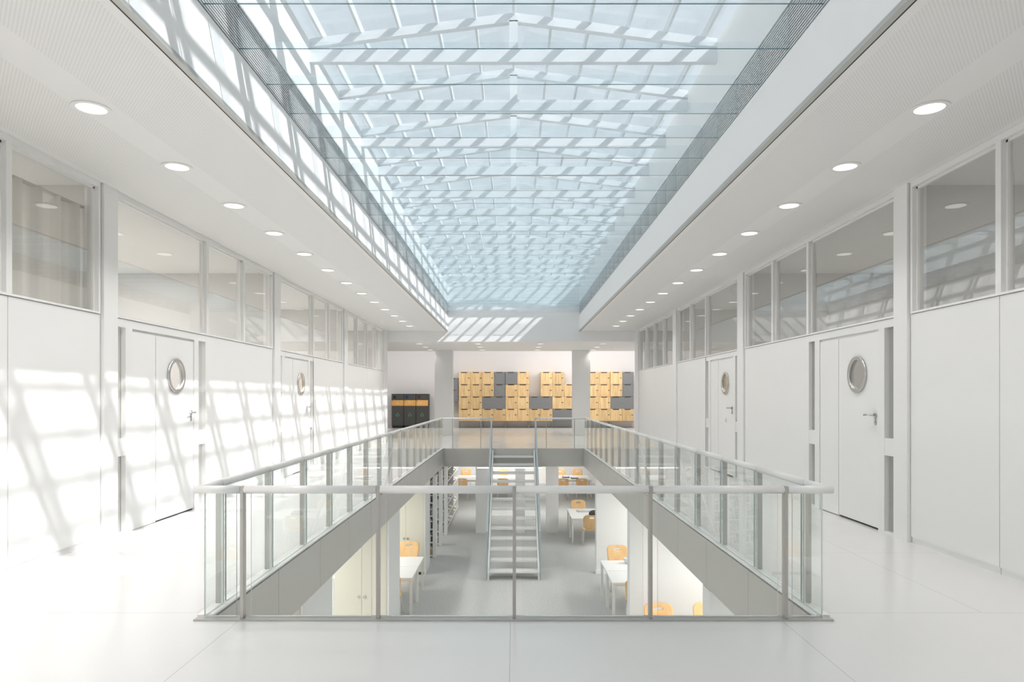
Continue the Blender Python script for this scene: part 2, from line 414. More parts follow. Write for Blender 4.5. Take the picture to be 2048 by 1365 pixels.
# ------------------------------------------------------------------ doors
def door_unit(n, sx, X, a, flip, lab, extra=False):
    """a .. a+2.12: sidelight, fixed panel, leaf with a porthole, sidelight (flip mirrors along the wall)"""
    o = lambda d: X+sx*d
    L = 2.12
    yy = (lambda u: a+u) if not flip else (lambda u: a+L-u)
    t = thing('door_%d' % n, lab, 'door', (o(.05), a+L/2, 0), kind='structure')
    fr = MB()
    for u0, u1 in ((.0, .02), (.20, .33), (1.76, 1.88), (2.08, 2.12)): fr.box(o(.0), o(.12), yy(u0), yy(u1), 0, 2.19)
    fr.box(o(.0), o(.12), yy(0), yy(L), 2.19, 2.275)
    fr.box(o(.03), o(.10), yy(.33), yy(1.76), 2.165, 2.19)
    obj('frame', fr, M['frame'], t)
    obj('fixed_panel', MB().box(o(.012), o(.06), yy(.335), yy(.825), .012, 2.163), M['panel'], t)
    y0, y1 = .838, 1.755
    pc = (y0+y1)/2-.0; zc = 1.712
    # leaf with a round hole: outline to circle
    lf = MB(); n_ = 48; ring = []
    for k in range(n_):
        an = 2*PI*k/n_; c, s = math.cos(an), math.sin(an)
        ring.append((c, s))
    hw, z0, z1 = (y1-y0)/2, .022, 2.163
    def rim(c, s):
        tt = 1e9
        if abs(c) > 1e-6: tt = min(tt, hw/abs(c))
        if s > 1e-6: tt = min(tt, (z1-zc)/s)
        if s < -1e-6: tt = min(tt, (zc-z0)/-s)
        return c*tt, s*tt
    outl = [rim(c, s) for c, s in ring]
    # snap the samples nearest each corner
    for cx, cz in ((hw, z1-zc), (-hw, z1-zc), (hw, z0-zc), (-hw, z0-zc)):
        i = min(range(n_), key=lambda i: abs(math.atan2(cz, cx)-math.atan2(outl[i][1], outl[i][0])))
        outl[i] = (cx, cz)
    r = .185
    for d in (.012, .055):
        for c, s in ring: lf.v.append((o(d), yy(pc+c*r), zc+s*r))
        for c, s in outl: lf.v.append((o(d), yy(pc+c), zc+s))
    for k in range(n_):
        k2 = (k+1) % n_
        lf.face([k, k2, n_+k2, n_+k]); lf.face([2*n_+k, 3*n_+k, 3*n_+k2, 2*n_+k2])
        lf.face([k, 2*n_+k, 2*n_+k2, k2], 0, True); lf.face([n_+k, n_+k2, 3*n_+k2, 3*n_+k])
    leaf = obj('door_leaf', lf, M['panel'], t)
    C = (o(-.012), yy(pc), zc); ax = (sx, 0, 0)
    obj('porthole_ring', MB().ring(C, ax, .172, .208, .03), M['hook'], leaf, 'round steel rim')
    obj('porthole_glass', MB().disc((o(.012), yy(pc), zc), ax, .184, .012, 48), M['pane'], leaf, 'round glass')
    hy = yy(y1-.07)
    dirn = -1 if not flip else 1
    hd = MB().disc((o(.012), hy, 1.255), (-sx, 0, 0), .027, .012, 20).disc((o(.0), hy, 1.255), (-sx, 0, 0), .011, .045, 14)
    hd.tube([(o(-.045), hy-dirn*.01, 1.255), (o(-.047), hy+dirn*.06, 1.255), (o(-.047), hy+dirn*.135, 1.252)], .011, 12)
    hd.disc((o(.012), hy, 1.165), (-sx, 0, 0), .022, .010, 18).box(o(.012), o(.0), hy-.008, hy+.008, 1.17, 1.25)
    obj('handle', hd, M['hook'], leaf, 'steel lever handle')
    if extra: obj('lock_plate', MB().disc((o(.012), yy(pc+.02), 1.02), (-sx, 0, 0), .035, .012, 24), M['ceramic'], leaf, 'small round white plate')
    for u0, u1 in ((.02, .20), (1.88, 2.08)):
        nm = 'sidelight'
        s_ = MB().box(o(.05), o(.058), yy(u0), yy(u1), .02, .83).box(o(.05), o(.058), yy(u0), yy(u1), 1.015, 2.19)
        obj(nm, s_, M['pane'], t, 'narrow glass strip')
        obj('crossbar', MB().box(o(.004), o(.11), yy(u0), yy(u1), .83, 1.015).box(o(.004), o(.11), yy(u0), yy(u1), 0, .02), M['frame'], t)
    obj('seam', MB().box(o(.03), o(.05), yy(.823), yy(.84), .01, 2.163).box(o(.03), o(.055), yy(.84), yy(1.755), .002, .02), M['gap'], t, 'dark gap beside and under the leaf')
door_unit(1, -1, XL, 7.05, False, 'white door with porthole in the left wall, the one nearer the camera')
door_unit(2, -1, XL, 11.95, False, 'white door with porthole in the left wall, the farther one')
door_unit(3, 1, XR, 7.05, True, 'white door with porthole in the right wall, the one nearer the camera')
door_unit(4, 1, XR, 11.95, True, 'white door with porthole and small round plate in the right wall, the farther one', True)

# rooms behind the side walls
for sx, X, nm in ((-1, XL, 'left'), (1, XR, 'right')):
    o = lambda d: X+sx*d
    rm = MB().box(o(4.3), o(4.4), YR, YE, 0, ZC).box(o(.12), o(4.4), YR, YR+.1, 0, ZC).box(o(.12), o(4.4), YE-.1, YE, 0, ZC)
    for y in (2.08, 6.93, 11.83, 16.67): rm.box(o(.17), o(4.4), y-.05, y+.05, 0, ZC)
    struct('wall_room_'+nm, rm, M['roomwall'], 'beige walls of the rooms behind the %s windows' % nm, 'wall')

# sheer curtain behind the first left windows
cm = MB(); n = 150; ys = [2.6+(6.85-2.6)*i/n for i in range(n+1)]
off = []
for y in ys:
    off.append(XL-.22-.045*math.sin(y*22+1.4*math.sin(y*3.1))-.02*math.sin(y*47+2))
for i, y in enumerate(ys):
    dz = .10*max(0, math.sin(y*11+1))**3
    cm.v += [(off[i], y, .05), (off[i], y, 3.36-dz), (off[i]-.006, y, .05), (off[i]-.006, y, 3.36-dz)]
for i in range(n):
    a, b = 4*i, 4*(i+1)
    cm.face([a, b, b+1, a+1], 0, True); cm.face([a+2, a+3, b+3, b+2], 0, True)
    cm.face([a+1, b+1, b+3, a+3], 0, True); cm.face([a, a+2, b+2, b], 0, True)
cur = thing('curtain', 'sheer pleated grey curtain hanging behind the near left window', 'curtain', (XL-.22, 4.7, .05))
obj('drape', cm, M['curtain'], cur)
obj('curtain_rail', MB().box(XL-.235, XL-.205, 2.5, 6.87, 3.35, 3.375).box(XL-.225, XL-.215, 2.55, 2.56, 3.37, ZC).box(XL-.225, XL-.215, 4.55, 4.56, 3.37, ZC), M['trim'], cur)

# ------------------------------------------------------------------ ceilings
def side_ceiling(sx, X, nm):
    s = lambda x: sx*x
    e = abs(X)
    c = MB()
    strips = [(SX+.045, 2.24, 0), (2.24, 2.93, 1), (2.93, 3.22, 0), (3.22, e-.08, 1), (e-.08, e+.02, 0)]
    for a, b, mi in strips: c.box(s(a), s(b), YR, YE, ZC, ZC+.06, [mi, 0, 0, 0, 0, 0])
    c.box(s(e+.02), s(9), YR, YE, ZC, ZC+.06, 0)
    c.box(s(SX+.045), s(9), YR, YE, ZC+.06, ZC+.5, 0)
    struct('ceiling_'+nm, c, [M['ceil'], M['perf']], 'perforated white ceiling over the %s gallery with a smooth band of downlights' % nm, 'ceiling')
    struct('trim_%d' % (9 if sx < 0 else 10), MB().box(s(SX+.03), s(SX+.045), YR, YE, ZC+.0, ZC+.06), M['gap'],
           'thin dark shadow gap at the inner edge of the %s ceiling' % nm, 'shadow gap')
    b = MB().box(s(SX-.012), s(SX+.03), YR, YE, ZC-.004, ZC+.014).box(s(SX-.006), s(SX+.03), YR, YE, ZC+.022, ZC+.036)
    struct('trim_%d' % (11 if sx < 0 else 12), b, M['trim'], 'narrow double metal bead below the white fascia on the %s' % nm, 'bead')
    # shaft: white fascia, ribbed grille, upper white wall
    w = MB().box(s(SX), s(SX+.03), YR, YE, ZC+.014, 4.12).box(s(SX), s(SX+.12), YR, YE, 4.50, 5.17)
    w.box(s(SX+.03), s(SX+.12), YR, YE, ZC+.06, 4.12)
    struct('wall_shaft_'+nm, w, M['shaft'], 'white side wall of the skylight shaft on the %s' % nm, 'wall')
    g = MB(); n = 15
    for i in range(n):
        z = 4.125+i*(.37/n)
        g.box(s(SX+.008), s(SX+.03), YR, YE, z, z+.0125)
    g.box(s(SX+.035), s(SX+.05), YR, YE, 4.12, 4.50, 1)
    gr = struct('trim_%d' % (13 if sx < 0 else 14), g, [M['grille'], M['leg']], 'ribbed metal vent grille running along the %s side of the skylight shaft' % nm, 'grille')
side_ceiling(-1, XL, 'left'); side_ceiling(1, XR, 'right')
# bulkhead closing the far end and the soffit over the hall
struct('wall_bulkhead', MB().box(-9, 9, YE, YE+.3, 3.25, ZC+.5).box(-SX-.1, SX+.1, YE, YE+.3, ZC+.5, 5.6), M['shaft'],
       'white bulkhead at the far end of the skylight crossed by diagonal sun stripes', 'wall')
struct('ceiling_soffit', MB().box(-9, 9, YE+.3, 26.6, 3.25, 3.30).box(-9, 9, 26.45, 26.6, 3.30, 4.2), M['ceil'],
       'lower white soffit over the far landing with four rows of downlights', 'ceiling')
struct('ceiling_hall', MB().box(-9, 9, 26.4, YB+.2, 4.1, 4.3), M['ceil'], 'ceiling of the far hall above the lockers', 'ceiling')
struct('wall_back', MB().box(-9, 9, YB, YB+.2, 0, 4.2), M['backwall'], 'pale grey back wall behind the lockers', 'wall')
struct('wall_rear', MB().box(-9, 9, YR-.2, YR, 0, 5.6), M['white'], 'white rear wall behind the camera', 'wall')
struct('wall_hall_left', MB().box(-9.2, -9, YE, YB, 0, 4.2), M['white'], 'white end wall of the far hall on the left', 'wall')
hw = MB().box(9, 9.2, YE, 23.2, 0, 4.2).box(9, 9.2, 31.6, YB, 0, 4.2).box(9, 9.2, 23.2, 31.6, 0, .4).box(9, 9.2, 23.2, 31.6, 3.1, 4.2)
struct('wall_hall_right', hw, M['white'], 'white end wall of the far hall on the right with a wide window', 'wall')
wh = thing('window_hall', 'wide daylight window at the right end of the far hall', 'window', (9.1, 27.4, .4), kind='structure')
fr = MB()
for y in (23.2, 25.3, 27.4, 29.5, 31.54): fr.box(9.06, 9.14, y, y+.06, .4, 3.1)
obj('frame', fr, M['frame'], wh); obj('pane', MB().box(9.095, 9.105, 23.2, 31.6, .4, 3.1), M['roofglass'], wh)
for nm, x0, x1, lab in (('column', -3.01, -2.32, 'square white column left of the lockers on the upper landing'),
                        ('column', 2.26, 2.93, 'square white column standing in front of the lockers on the right')):
    struct(nm, MB().box(x0, x1, 26.04, 26.45, 0, 3.25), M['white'], lab, 'column', bevel=.006)

# ------------------------------------------------------------------ skylight roof
ZE, ZR = 5.17, 5.44
PIT = 1.206
sky = thing('window_skylight', 'gabled glass roof over the atrium with thin white glazing bars', 'skylight', (0, 8, ZE), kind='structure')
for sx, nm in ((-1, 'left'), (1, 'right')):
    p = MB(); p.prism([(sx*(SX+.12), YS, ZE+.10), (0, YS, ZR+.10), (0, YS, ZR+.115), (sx*(SX+.12), YS, ZE+.115)], (0, YE-YS+.2, 0))
    obj('pane', p, M['roofglass'], sky)
for i in range(-5, 6):
    x = i*.40; z = ZR+.10-abs(x)/(SX+.12)*(ZR-ZE)
    obj('glazing_bar', MB().box(x-.013, x+.013, YS, YE, z-.09, z-.002), M['truss'], sky)
struct('trim_15', MB().box(-SX-.12, SX+.12, YR, YS, 5.17, 5.6), M['white'], 'solid roof strip behind the camera end of the skylight', 'roof strip')
y = 7.126-PIT*10; k = 0; tr_first = None
ys = []
while y < YE-.3:
    if y > YS+.2: ys.append(y)
    y += PIT
vis = [y for y in ys if y > 6.9]
for y in ys:
    if y < 4.5: lab = 'white roof truss behind the top edge of the photograph, over the camera'
    j = vis.index(y) if y in vis else None
    lab = 'white steel roof truss crossing the skylight, %s from the camera' % ORD[j] if j is not None else 'white steel roof truss above the camera, out of view'
    t = thing('roof_truss', lab, 'roof truss', (0, y, 4.955), 'roof trusses across the skylight')
    obj('tie_beam', MB().box(-SX, SX, y, y+.07, 4.955, 5.085), M['truss'], t)
    for sx in (-1, 1):
        obj('rafter', MB().prism([(sx*SX, y, ZE-.06), (sx*SX, y, ZE+.03), (0, y, ZR+.03), (0, y, ZR-.06)], (0, .07, 0)), M['truss'], t)
    obj('king_post', MB().box(-.045, .045, y, y+.07, 5.085, ZR-.05), M['truss'], t)
# glass fins under the trusses
FY = [4.70+.6075*k for k in range(29)]
for k, y in enumerate([y for y in (4.70-.6075*j for j in range(17, 0, -1)) if y > YS] + FY):
    j = FY.index(y) if y in FY else None
    lab = 'bluish glass fin spanning the skylight shaft, %s from the camera' % ORD[j] if j is not None else 'bluish glass fin spanning the shaft above the camera, out of view'
    o = obj('glass_fin', MB().box(-SX-.009, SX+.009, y, y+.014, 4.165, 4.53, [1, 0, 0, 1, 0, 1]), [M['fin'], M['finedge']])
    tag(o, lab, 'glass fin', 'glass fins below the skylight')

# ------------------------------------------------------------------ downlights
def lamp_light(x, y, z, e, parent=None):
    l = bpy.data.lights.new('downlight_lamp', 'AREA'); l.shape = 'DISK'; l.size = .2; l.energy = e; l.color = (1., .965, .945); l.spread = math.radians(112)
    o = bpy.data.objects.new('downlight_lamp', l); COL.objects.link(o); o.location = (x, y, z)
    if parent is not None: o.parent = parent; o.location = Vector((x, y, z))-WO[parent]
def downlight(x, y, z, lab, group, s=1.):
    t = thing('downlight', lab, 'ceiling light', (x, y, z), group)
    obj('ring', MB().ring((x, y, z-.008), (0, 0, 1), .103*s, .135*s, .0075, 36), M['ceil'], t)
    lamp_light(x, y, z-.012, (10. if x < 0 else 4.5) if z > 3.3 else (4.2 if y < 25.5 else 1.2), t)
    obj('diffuser', MB().disc((x, y, z-.006), (0, 0, 1), .104*s, .0055, 36), M['lamp'], t)
for sx, x, nm in ((-1, -3.12, 'left'), (1, 3.075, 'right')):
    for k in range(13):
        downlight(x, 5.045+1.285*k, ZC, 'round recessed downlight in the %s gallery ceiling, %s from the camera' % (nm, ORD[k]), 'downlights of the %s gallery' % nm)
for i, x in enumerate((-3.16, -1.19, .9, 3.0)):
    for j, y in enumerate((22.94, 24.45, 25.9)):
        downlight(x, y, 3.25, 'small downlight in the far soffit, %s row from the camera, %s from the left' % (ORD[j], ORD[i]), 'downlights in the far soffit')

for x in (-3.12, 3.075):
    for k in range(1, 9): lamp_light(x, 5.045-1.285*k, ZC-.012, 10. if x < 0 else 4.5)
# ------------------------------------------------------------------ balustrades
def glass_box(m, x0, x1, y0, y1, z0, z1, face):
    mi = [1, 1, 1, 1, 1, 1]
    for i in ((2, 4) if face == 'y' else (3, 5)): mi[i] = 0
    return m.box(x0, x1, y0, y1, z0, z1, mi)
ZT = .874; RR = .0265; zr = ZT-RR
G = [M['bal'], M['baledge']]
# front
t = thing('balustrade', 'glass balustrade nearest the camera with a thick steel handrail', 'balustrade', (0, 4.45, 0.012), 'balustrades around the opening')
PX = [-1.765, -.882, .005, .892, 1.772]
pts = [-2.08]+PX+[2.08]
yf = 4.45
for i in range(len(pts)-1):
    a, b = pts[i], pts[i+1]
    ra = a if i == 0 else a+.012; rb = b if i == len(pts)-2 else b-.012
    obj('handrail', MB().tube([(ra, yf, zr), (rb, yf, zr)], RR, 24), M['rail'], t)
    ga = a+.05 if i else -2.02; gb = b-.045 if i < len(pts)-2 else 2.02
    obj('glass_panel', glass_box(MB(), ga, gb, yf+.008, yf+.020, .02, zr-RR+.005, 'y'), G, t)
for x in PX:
    obj('post', MB().box(x-.011, x+.011, yf-.022, yf+.03, .012, ZT-.002), M['steel'], t, bevel=.002)
# sides
PYS = [4.77+.937*k for k in range(16)]
for sx, nm in ((-1, 'left'), (1, 'right')):
    t = thing('balustrade', 'long glass balustrade along the %s edge of the opening' % nm, 'balustrade', (sx*2.035, 12, .014), 'balustrades around the opening')
    xr = sx*2.052
    yl = [yf]+PYS[1:]+[VY1+.03]
    yl = [yf-.02]+PYS+[VY1+.045]
    for i in range(len(yl)-1):
        obj('handrail', MB().tube([(xr, yl[i]+(.05 if i == 0 else .002), zr), (xr, yl[i+1]-.002, zr)], RR, 20), M['rail'], t)
        a = yl[i]+.05 if i == 0 else yl[i]+.028
        obj('glass_panel', glass_box(MB(), sx*2.018, sx*2.030, a, yl[i+1]-.028, .02, zr-RR+.01, 'x'), G, t)
    for y in PYS:
        obj('post', MB().box(sx*2.052-.026, sx*2.052+.026, y-.011, y+.011, .014, zr), M['steel'], t, bevel=.002)
# far
yb = VY1+.045
for sx, nm in ((-1, 'left'), (1, 'right')):
    t = thing('balustrade', 'short glass balustrade at the top of the stair, on the %s' % nm, 'balustrade', (sx*1.3, yb, 0), 'balustrades around the opening')
    obj('handrail', MB().tube([(sx*2.022, yb, zr), (sx*.645, yb, zr)], RR*.85, 16), M['rail'], t)
    for a, b in ((2.03, 1.74), (1.715, .94), (.915, .66)):
        obj('glass_panel', glass_box(MB(), sx*a, sx*b, yb-.006, yb+.006, .015, zr-.02, 'y'), G, t)
    for x in (1.728, .928): obj('post', MB().box(sx*x-.009, sx*x+.009, yb-.024, yb+.024, 0, zr), M['steel'], t)
# ------------------------------------------------------------------ stair
NR, RI, RU = 14, .2, .27
nose = lambda i: 19.37-RU*i
st = thing('staircase', 'straight open-riser metal stair going down to the lower level', 'staircase', (0, 17.6, LZ))
for i in range(1, NR):
    z = -RI*i
    obj('tread', MB().box(-.565, .565, nose(i), nose(i)+.285, z-.045, z), M['tread'], st, bevel=.004)
slope = RI/RU
ya, yz = VY1-.03, nose(13)-.04
for sx in (-1, 1):
    x = sx*.585
    za = lambda y: -(19.37-y)*slope
    obj('stringer', MB().prism([(x-.018, ya, za(ya)+.01), (x-.018, ya, za(ya)-.27), (x-.018, yz+.30, LZ), (x-.018, yz, LZ), (x-.018, yz, za(yz)+.03)], (.036, 0, 0)), M['tread'], st)
for sx, nm in ((-1, 'left'), (1, 'right')):
    x = sx*.62
    za = lambda y: -(19.37-y)*slope
    y0, y1 = nose(13)-.02, VY1
    zt0, zt1 = za(y0)+.93, ZT-.03
    obj('handrail', MB().bar((x, y0, zt0), (x, y1, zt1), .04, .045).bar((x, y1, zt1), (x, y1+.012, zt1), .04, .045), M['ststeel'], st)
    obj('newel_post', MB().box(x-.016, x+.016, y0-.0, y0+.04, LZ, zt0), M['ststeel'], st)
    obj('newel_post', MB().box(x-.018, x+.018, y1-.06, y1-.025, za(y1)-.25, zt1), M['ststeel'], st)
    g = MB(); g.prism([(x-.005, y0+.05, za(y0)+.03), (x-.005, y1-.07, za(y1-.07)+.02), (x-.005, y1-.07, zt1-.07), (x-.005, y0+.05, zt0-.0)], (.01, 0, 0))
    obj('railing_glass', g, M['bal'], st)
    obj('side_plate', MB().bar((x, y0, za(y0)-.10), (x, y1-.05, za(y1-.05)-.10), .012, .16), M['ststeel'], st)

# ------------------------------------------------------------------ lockers
FY_ = 32.08; CW, CH = .5507, .578; Z0 = .33; XA = -2.575
def locker_bank(label, x0, cells, group, legs=True, z0=Z0, base=None, rowh=CH):
    """cells: list of (col, row_from_bottom, span, kind, offset)"""
    cols = max(c+s for c, r, s, k, o_ in cells); rows = max(r for c, r, s, k, o_ in cells)+1
    t = thing('locker_bank', label, 'lockers', (x0+cols*CW/2, FY_+.25, 0 if legs else z0), group)
    body = MB()
    for c, r, s, k, off in cells:
        body.box(x0+c*CW+.002, x0+(c+s)*CW-.002, FY_+.02-off, YB-.0005, z0+r*rowh+.001, z0+(r+1)*rowh-.001, 0 if k == 'w' else 1)
    obj('body', body, [M['wood'], M['greylk']], t)
    for c, r, s, k, off in cells:
        mt = M['wood'] if k == 'w' else M['greylk']
        xa, xb, za, zb = x0+c*CW+.004, x0+(c+s)*CW-.004, z0+r*rowh+.004, z0+(r+1)*rowh-.004
        yf_ = FY_-off
        d = obj('locker_door', MB().box(xa, xb, yf_, yf_+.02, za, zb), mt, t, 'oak laminate door' if k == 'w' else 'grey door')
        for q in range(s):
            cx = x0+(c+q+.5)*CW-.02
            obj('slot', MB().prism([(cx-.17, yf_-.004, zb-.006), (cx+.17, yf_-.004, zb-.006), (cx+.12, yf_-.004, zb-.05), (cx-.12, yf_-.004, zb-.05)], (0, .006, 0)), M['slot'], d)
            lx = x0+(c+q+1)*CW-.075
            obj('lock', MB().box(lx-.04, lx+.035, yf_-.012, yf_+.001, za+.27, za+.30), M['slot'] if k == 'w' else M['leg'], d)
    if legs:
        lf = MB(); c = 0
        xs = [x0+.02]; u = 2
        w = cols*CW
        fr = [(x0+.02, x0+w/2-.03), (x0+w/2+.03, x0+w-.02)] if cols > 2 else [(x0+.02, x0+w-.02)]
        for a, b in fr:
            l_ = MB()
            for x in (a, b):
                for yy in (FY_+.04, YB-.08): l_.box(x-.012, x+.012, yy-.012, yy+.012, 0, z0)
                l_.box(x-.012, x+.012, FY_+.04, YB-.08, 0, .02)
            l_.box(a, b, FY_+.028, FY_+.052, z0-.025, z0); l_.box(a, b, YB-.1, YB-.06, .0, .02)
            obj('leg_frame', l_, M['leg'], t)
    return t
W_, G_ = 'w', 'g'
A = [(c, 0, 1, W_, 0) for c in range(4)] + [(0, 1, 1, W_, 0), (1, 1, 1, W_, 0), (2, 1, 2, G_, .0)] + \
    [(0, 2, 1, W_, 0), (1, 2, 1, W_, -.06), (2, 2, 1, W_, .03), (3, 2, 1, G_, -.02), (0, 3, 1, W_, 0), (1, 3, 1, W_, -.06), (2, 3, 1, W_, .03), (3, 3, 1, G_, -.02)]
B = [(c, 0, 1, W_, 0) for c in range(4)] + [(0, 1, 1, W_, 0), (1, 1, 1, W_, 0), (2, 1, 2, G_, 0), (0, 2, 1, W_, 0), (1, 2, 1, W_, -.03), (3, 2, 1, W_, .02),
     (0, 3, 1, G_, .05), (1, 3, 1, W_, 0), (3, 3, 1, W_, .02)]
E = [(0, 0, 2, G_, 0), (0, 1, 1, W_, 0), (1, 1, 1, W_, 0), (0, 2, 1, W_, 0), (1, 2, 1, W_, 0), (0, 3, 1, W_, 0)]
Cc = [(c, 0, 1, W_, 0) for c in range(4)] + [(0, 1, 1, W_, 0), (1, 1, 1, W_, 0), (2, 1, 2, G_, 0), (0, 2, 1, W_, 0), (1, 2, 1, W_, -.08), (2, 2, 1, W_, .04), (3, 2, 1, G_, 0),
      (0, 3, 1, W_, 0), (1, 3, 1, W_, -.08), (2, 3, 1, W_, .04), (3, 3, 1, G_, 0)]
gl_ = 'oak and grey lockers against the back wall'
locker_bank('leftmost block of oak lockers on legs, four by four, grey at its upper right', XA, A, gl_)
locker_bank('block of oak lockers with a notched top and one grey locker at top left', XA+4*CW, B, gl_)
locker_bank('narrow stepped block of oak lockers over a wide grey one, left of the right column', XA+8*CW, E, gl_)
locker_bank('block of oak and pale grey lockers right of the white column', 3.455, Cc, gl_)
locker_bank('pair of grey lockers fixed high on the wall, peeking out from behind the left column', XA-CW-.02, [(0, 0, 1, G_, 0), (0, 1, 1, G_, 0)], gl_, False, 1.245, None, .555)

# ------------------------------------------------------------------ recycling bins
def recycle(m, cx, y, cz, r):
    for k in range(3):
        a0 = PI/2+k*2*PI/3
        def P(ang, rr): return (cx+rr*math.cos(ang), y, cz+rr*math.sin(ang))
        n = 6; st_, en = a0-.78, a0+.35
        outer = [P(st_+(en-st_)*i/n, r) for i in range(n+1)]; inner = [P(st_+(en-st_)*i/n, r*.58) for i in range(n+1)]
        m.prism(outer+inner[::-1], (0, .003, 0))
        m.prism([P(en, r*1.18), P(en+.52, r*.79), P(en, r*.40)], (0, .003, 0))
bx0, bw, by, bd, bh = -5.73, .575, 32.05, .55, 1.605
for k, (rm, cn) in enumerate(((M['ringg'], 'dark green'), (M['ringb'], 'blue'), (M['ringr'], 'red-brown'))):
    a, b_ = bx0+k*bw, bx0+(k+1)*bw
    t = thing('recycling_bin', 'charcoal recycling bin with a %s round opening and an orange plate' % cn, 'recycling bin', ((a+b_)/2, by+bd/2, 0), 'recycling bins by the back wall')
    obj('body', MB().box(a+.003, b_-.003, by+.02, by+bd, .10, bh-.03).box(a+.03, b_-.03, by+.05, by+bd-.02, 0, .10), M['bindark'], t)
    obj('lid', MB().box(a, b_, by-.005, by+bd, bh-.03, bh), M['bindark'], t)
    obj('top_panel', MB().box(a+.012, b_-.012, by, by+.02, 1.335, bh-.034), M['bin'], t)
    dr = obj('door', MB().box(a+.012, b_-.012, by, by+.02, .12, 1.03), M['bin'], t)
    pl = obj('label_plate', MB().box(a+.012, b_-.012, by-.002, by+.02, 1.045, 1.315), M['orange'], t, 'orange plate')
    hx, hz = a+.145, 1.455
    rg = obj('inlet_ring', MB().ring((hx, by-.008, hz), (0, 1, 0), .048, .068, .010, 28), rm, t, '%s ring' % cn)
    obj('inlet_hole', MB().disc((hx, by-.003, hz), (0, 1, 0), .049, .004, 24), rm if k else M['hole'], t)
    sy = MB(); recycle(sy, (a+b_)/2+.0, by-.003, .62, .082); obj('recycling_symbol', sy, M['green'], dr, 'green recycling arrows')
    ic = MB(); cx, cz = (a+b_)/2, 1.17
    if k == 0: ic.box(cx-.06, cx-.02, by-.005, by-.002, cz-.05, cz+.02).prism([(cx+.01, by-.005, cz-.04), (cx+.07, by-.005, cz-.04), (cx+.04, by-.005, cz+.05)], (0, .003, 0))
    elif k == 1: ic.prism([(cx-.05, by-.005, cz), (cx+.05, by-.005, cz), (cx+.02, by-.005, cz+.06), (cx-.02, by-.005, cz+.06)], (0, .003, 0))
    else: ic.disc((cx-.05, by-.005, cz), (0, 1, 0), .035, .003, 20)
    obj('icon', ic, M['pale'], pl, 'faint pale icon')
    obj('caption', MB().box(a+.03, a+.095, by-.005, by-.002, 1.275, 1.29).box(a+.03, a+.07, by-.005, by-.002, 1.255, 1.266), M['slot'], pl, 'tiny illegible dark caption')

# ------------------------------------------------------------------ lower level shell
lw = MB().box(-9, 9, 33.6, 33.8, LZ, -.52)
struct('wall_lower_back', lw, M['white'], 'white far wall of the lower level', 'wall')
struct('wall_lower_left', MB().box(-6.2, -6.0, 1, 33.6, LZ, -.52), M['white'], 'white left wall of the lower level', 'wall')
struct('wall_lower_right', MB().box(6.0, 6.2, 1, 33.6, LZ, -.52), M['white'], 'white right wall of the lower level', 'wall')
struct('wall_lower_front', MB().box(-6, 6, 1, 1.2, LZ, -.52), M['white'], 'white near wall of the lower level', 'wall')
for k, y in enumerate((6.92, 11.68, 16.4)):
    lab = ('nearest', 'middle', 'farthest')[k]
    w = MB().box(1.99, 6.0, y, y+.26, LZ, -.52)
    struct('wall_partition', w, M['table'], 'white partition on the right of the lower level, %s of three' % lab, 'partition')
    struct('baseboard_partition', MB().box(1.975, 6.0, y-.012, y, LZ, LZ+.09), M['frame'], 'white baseboard of the %s lower partition' % lab, 'baseboard')
for x0, x1, lab in ((-1.18, -.80, 'slim white column on the lower level left of the stair'), (1.03, 1.41, 'slim white column on the lower level right of the stair'),
                    (.06, .36, 'slim white column on the lower level behind the stair')):
    struct('column', MB().box(x0, x1, 21.35, 21.75, LZ, -.52), M['white'], lab, 'column')

# tall cream cabinets between the left bays
for k, (y, lab) in enumerate(((6.83, 'nearest white and cream cabinet on the lower left, mostly hidden by the slab edge'),
                              (11.55, 'tall cream double cabinet on the lower left in front of the table'),
                              (16.3, 'tall cream double cabinet on the lower left behind the table'))):
    x0, x1, d, zt = -3.03, -2.11, (1.12 if k < 2 else .95), LZ+2.22
    t = thing('cabinet', lab, 'cabinet', ((x0+x1)/2, y+d/2, LZ), 'tall cabinets on the lower left')
    obj('body', MB().box(x0, x1-.022, y+.022, y+d, LZ+.07, zt).box(x0+.01, x1-.03, y+.03, y+d, LZ, LZ+.07, 1), [M['cream'], M['gap']], t)
    obj('end_panel', MB().box(x1-.022, x1, y+.004, y+d, LZ, zt), M['table'], t, 'white end panel')
    xm = (x0+x1)/2
    for sx in (-1, 1):
        a, b_ = (x0+.003, xm-.002) if sx < 0 else (xm+.002, x1-.025)
        dd = obj('door', MB().box(a, b_, y, y+.02, LZ+.075, zt-.004), M['cream'], t)
        obj('knob', MB().ring((xm+sx*.047, y-.012, LZ+.87), (0, 1, 0), .012, .024, .012, 20).disc((xm+sx*.047, y-.006, LZ+.87), (0, 1, 0), .012, .006, 16), M['hook'], dd, 'round steel finger pull')

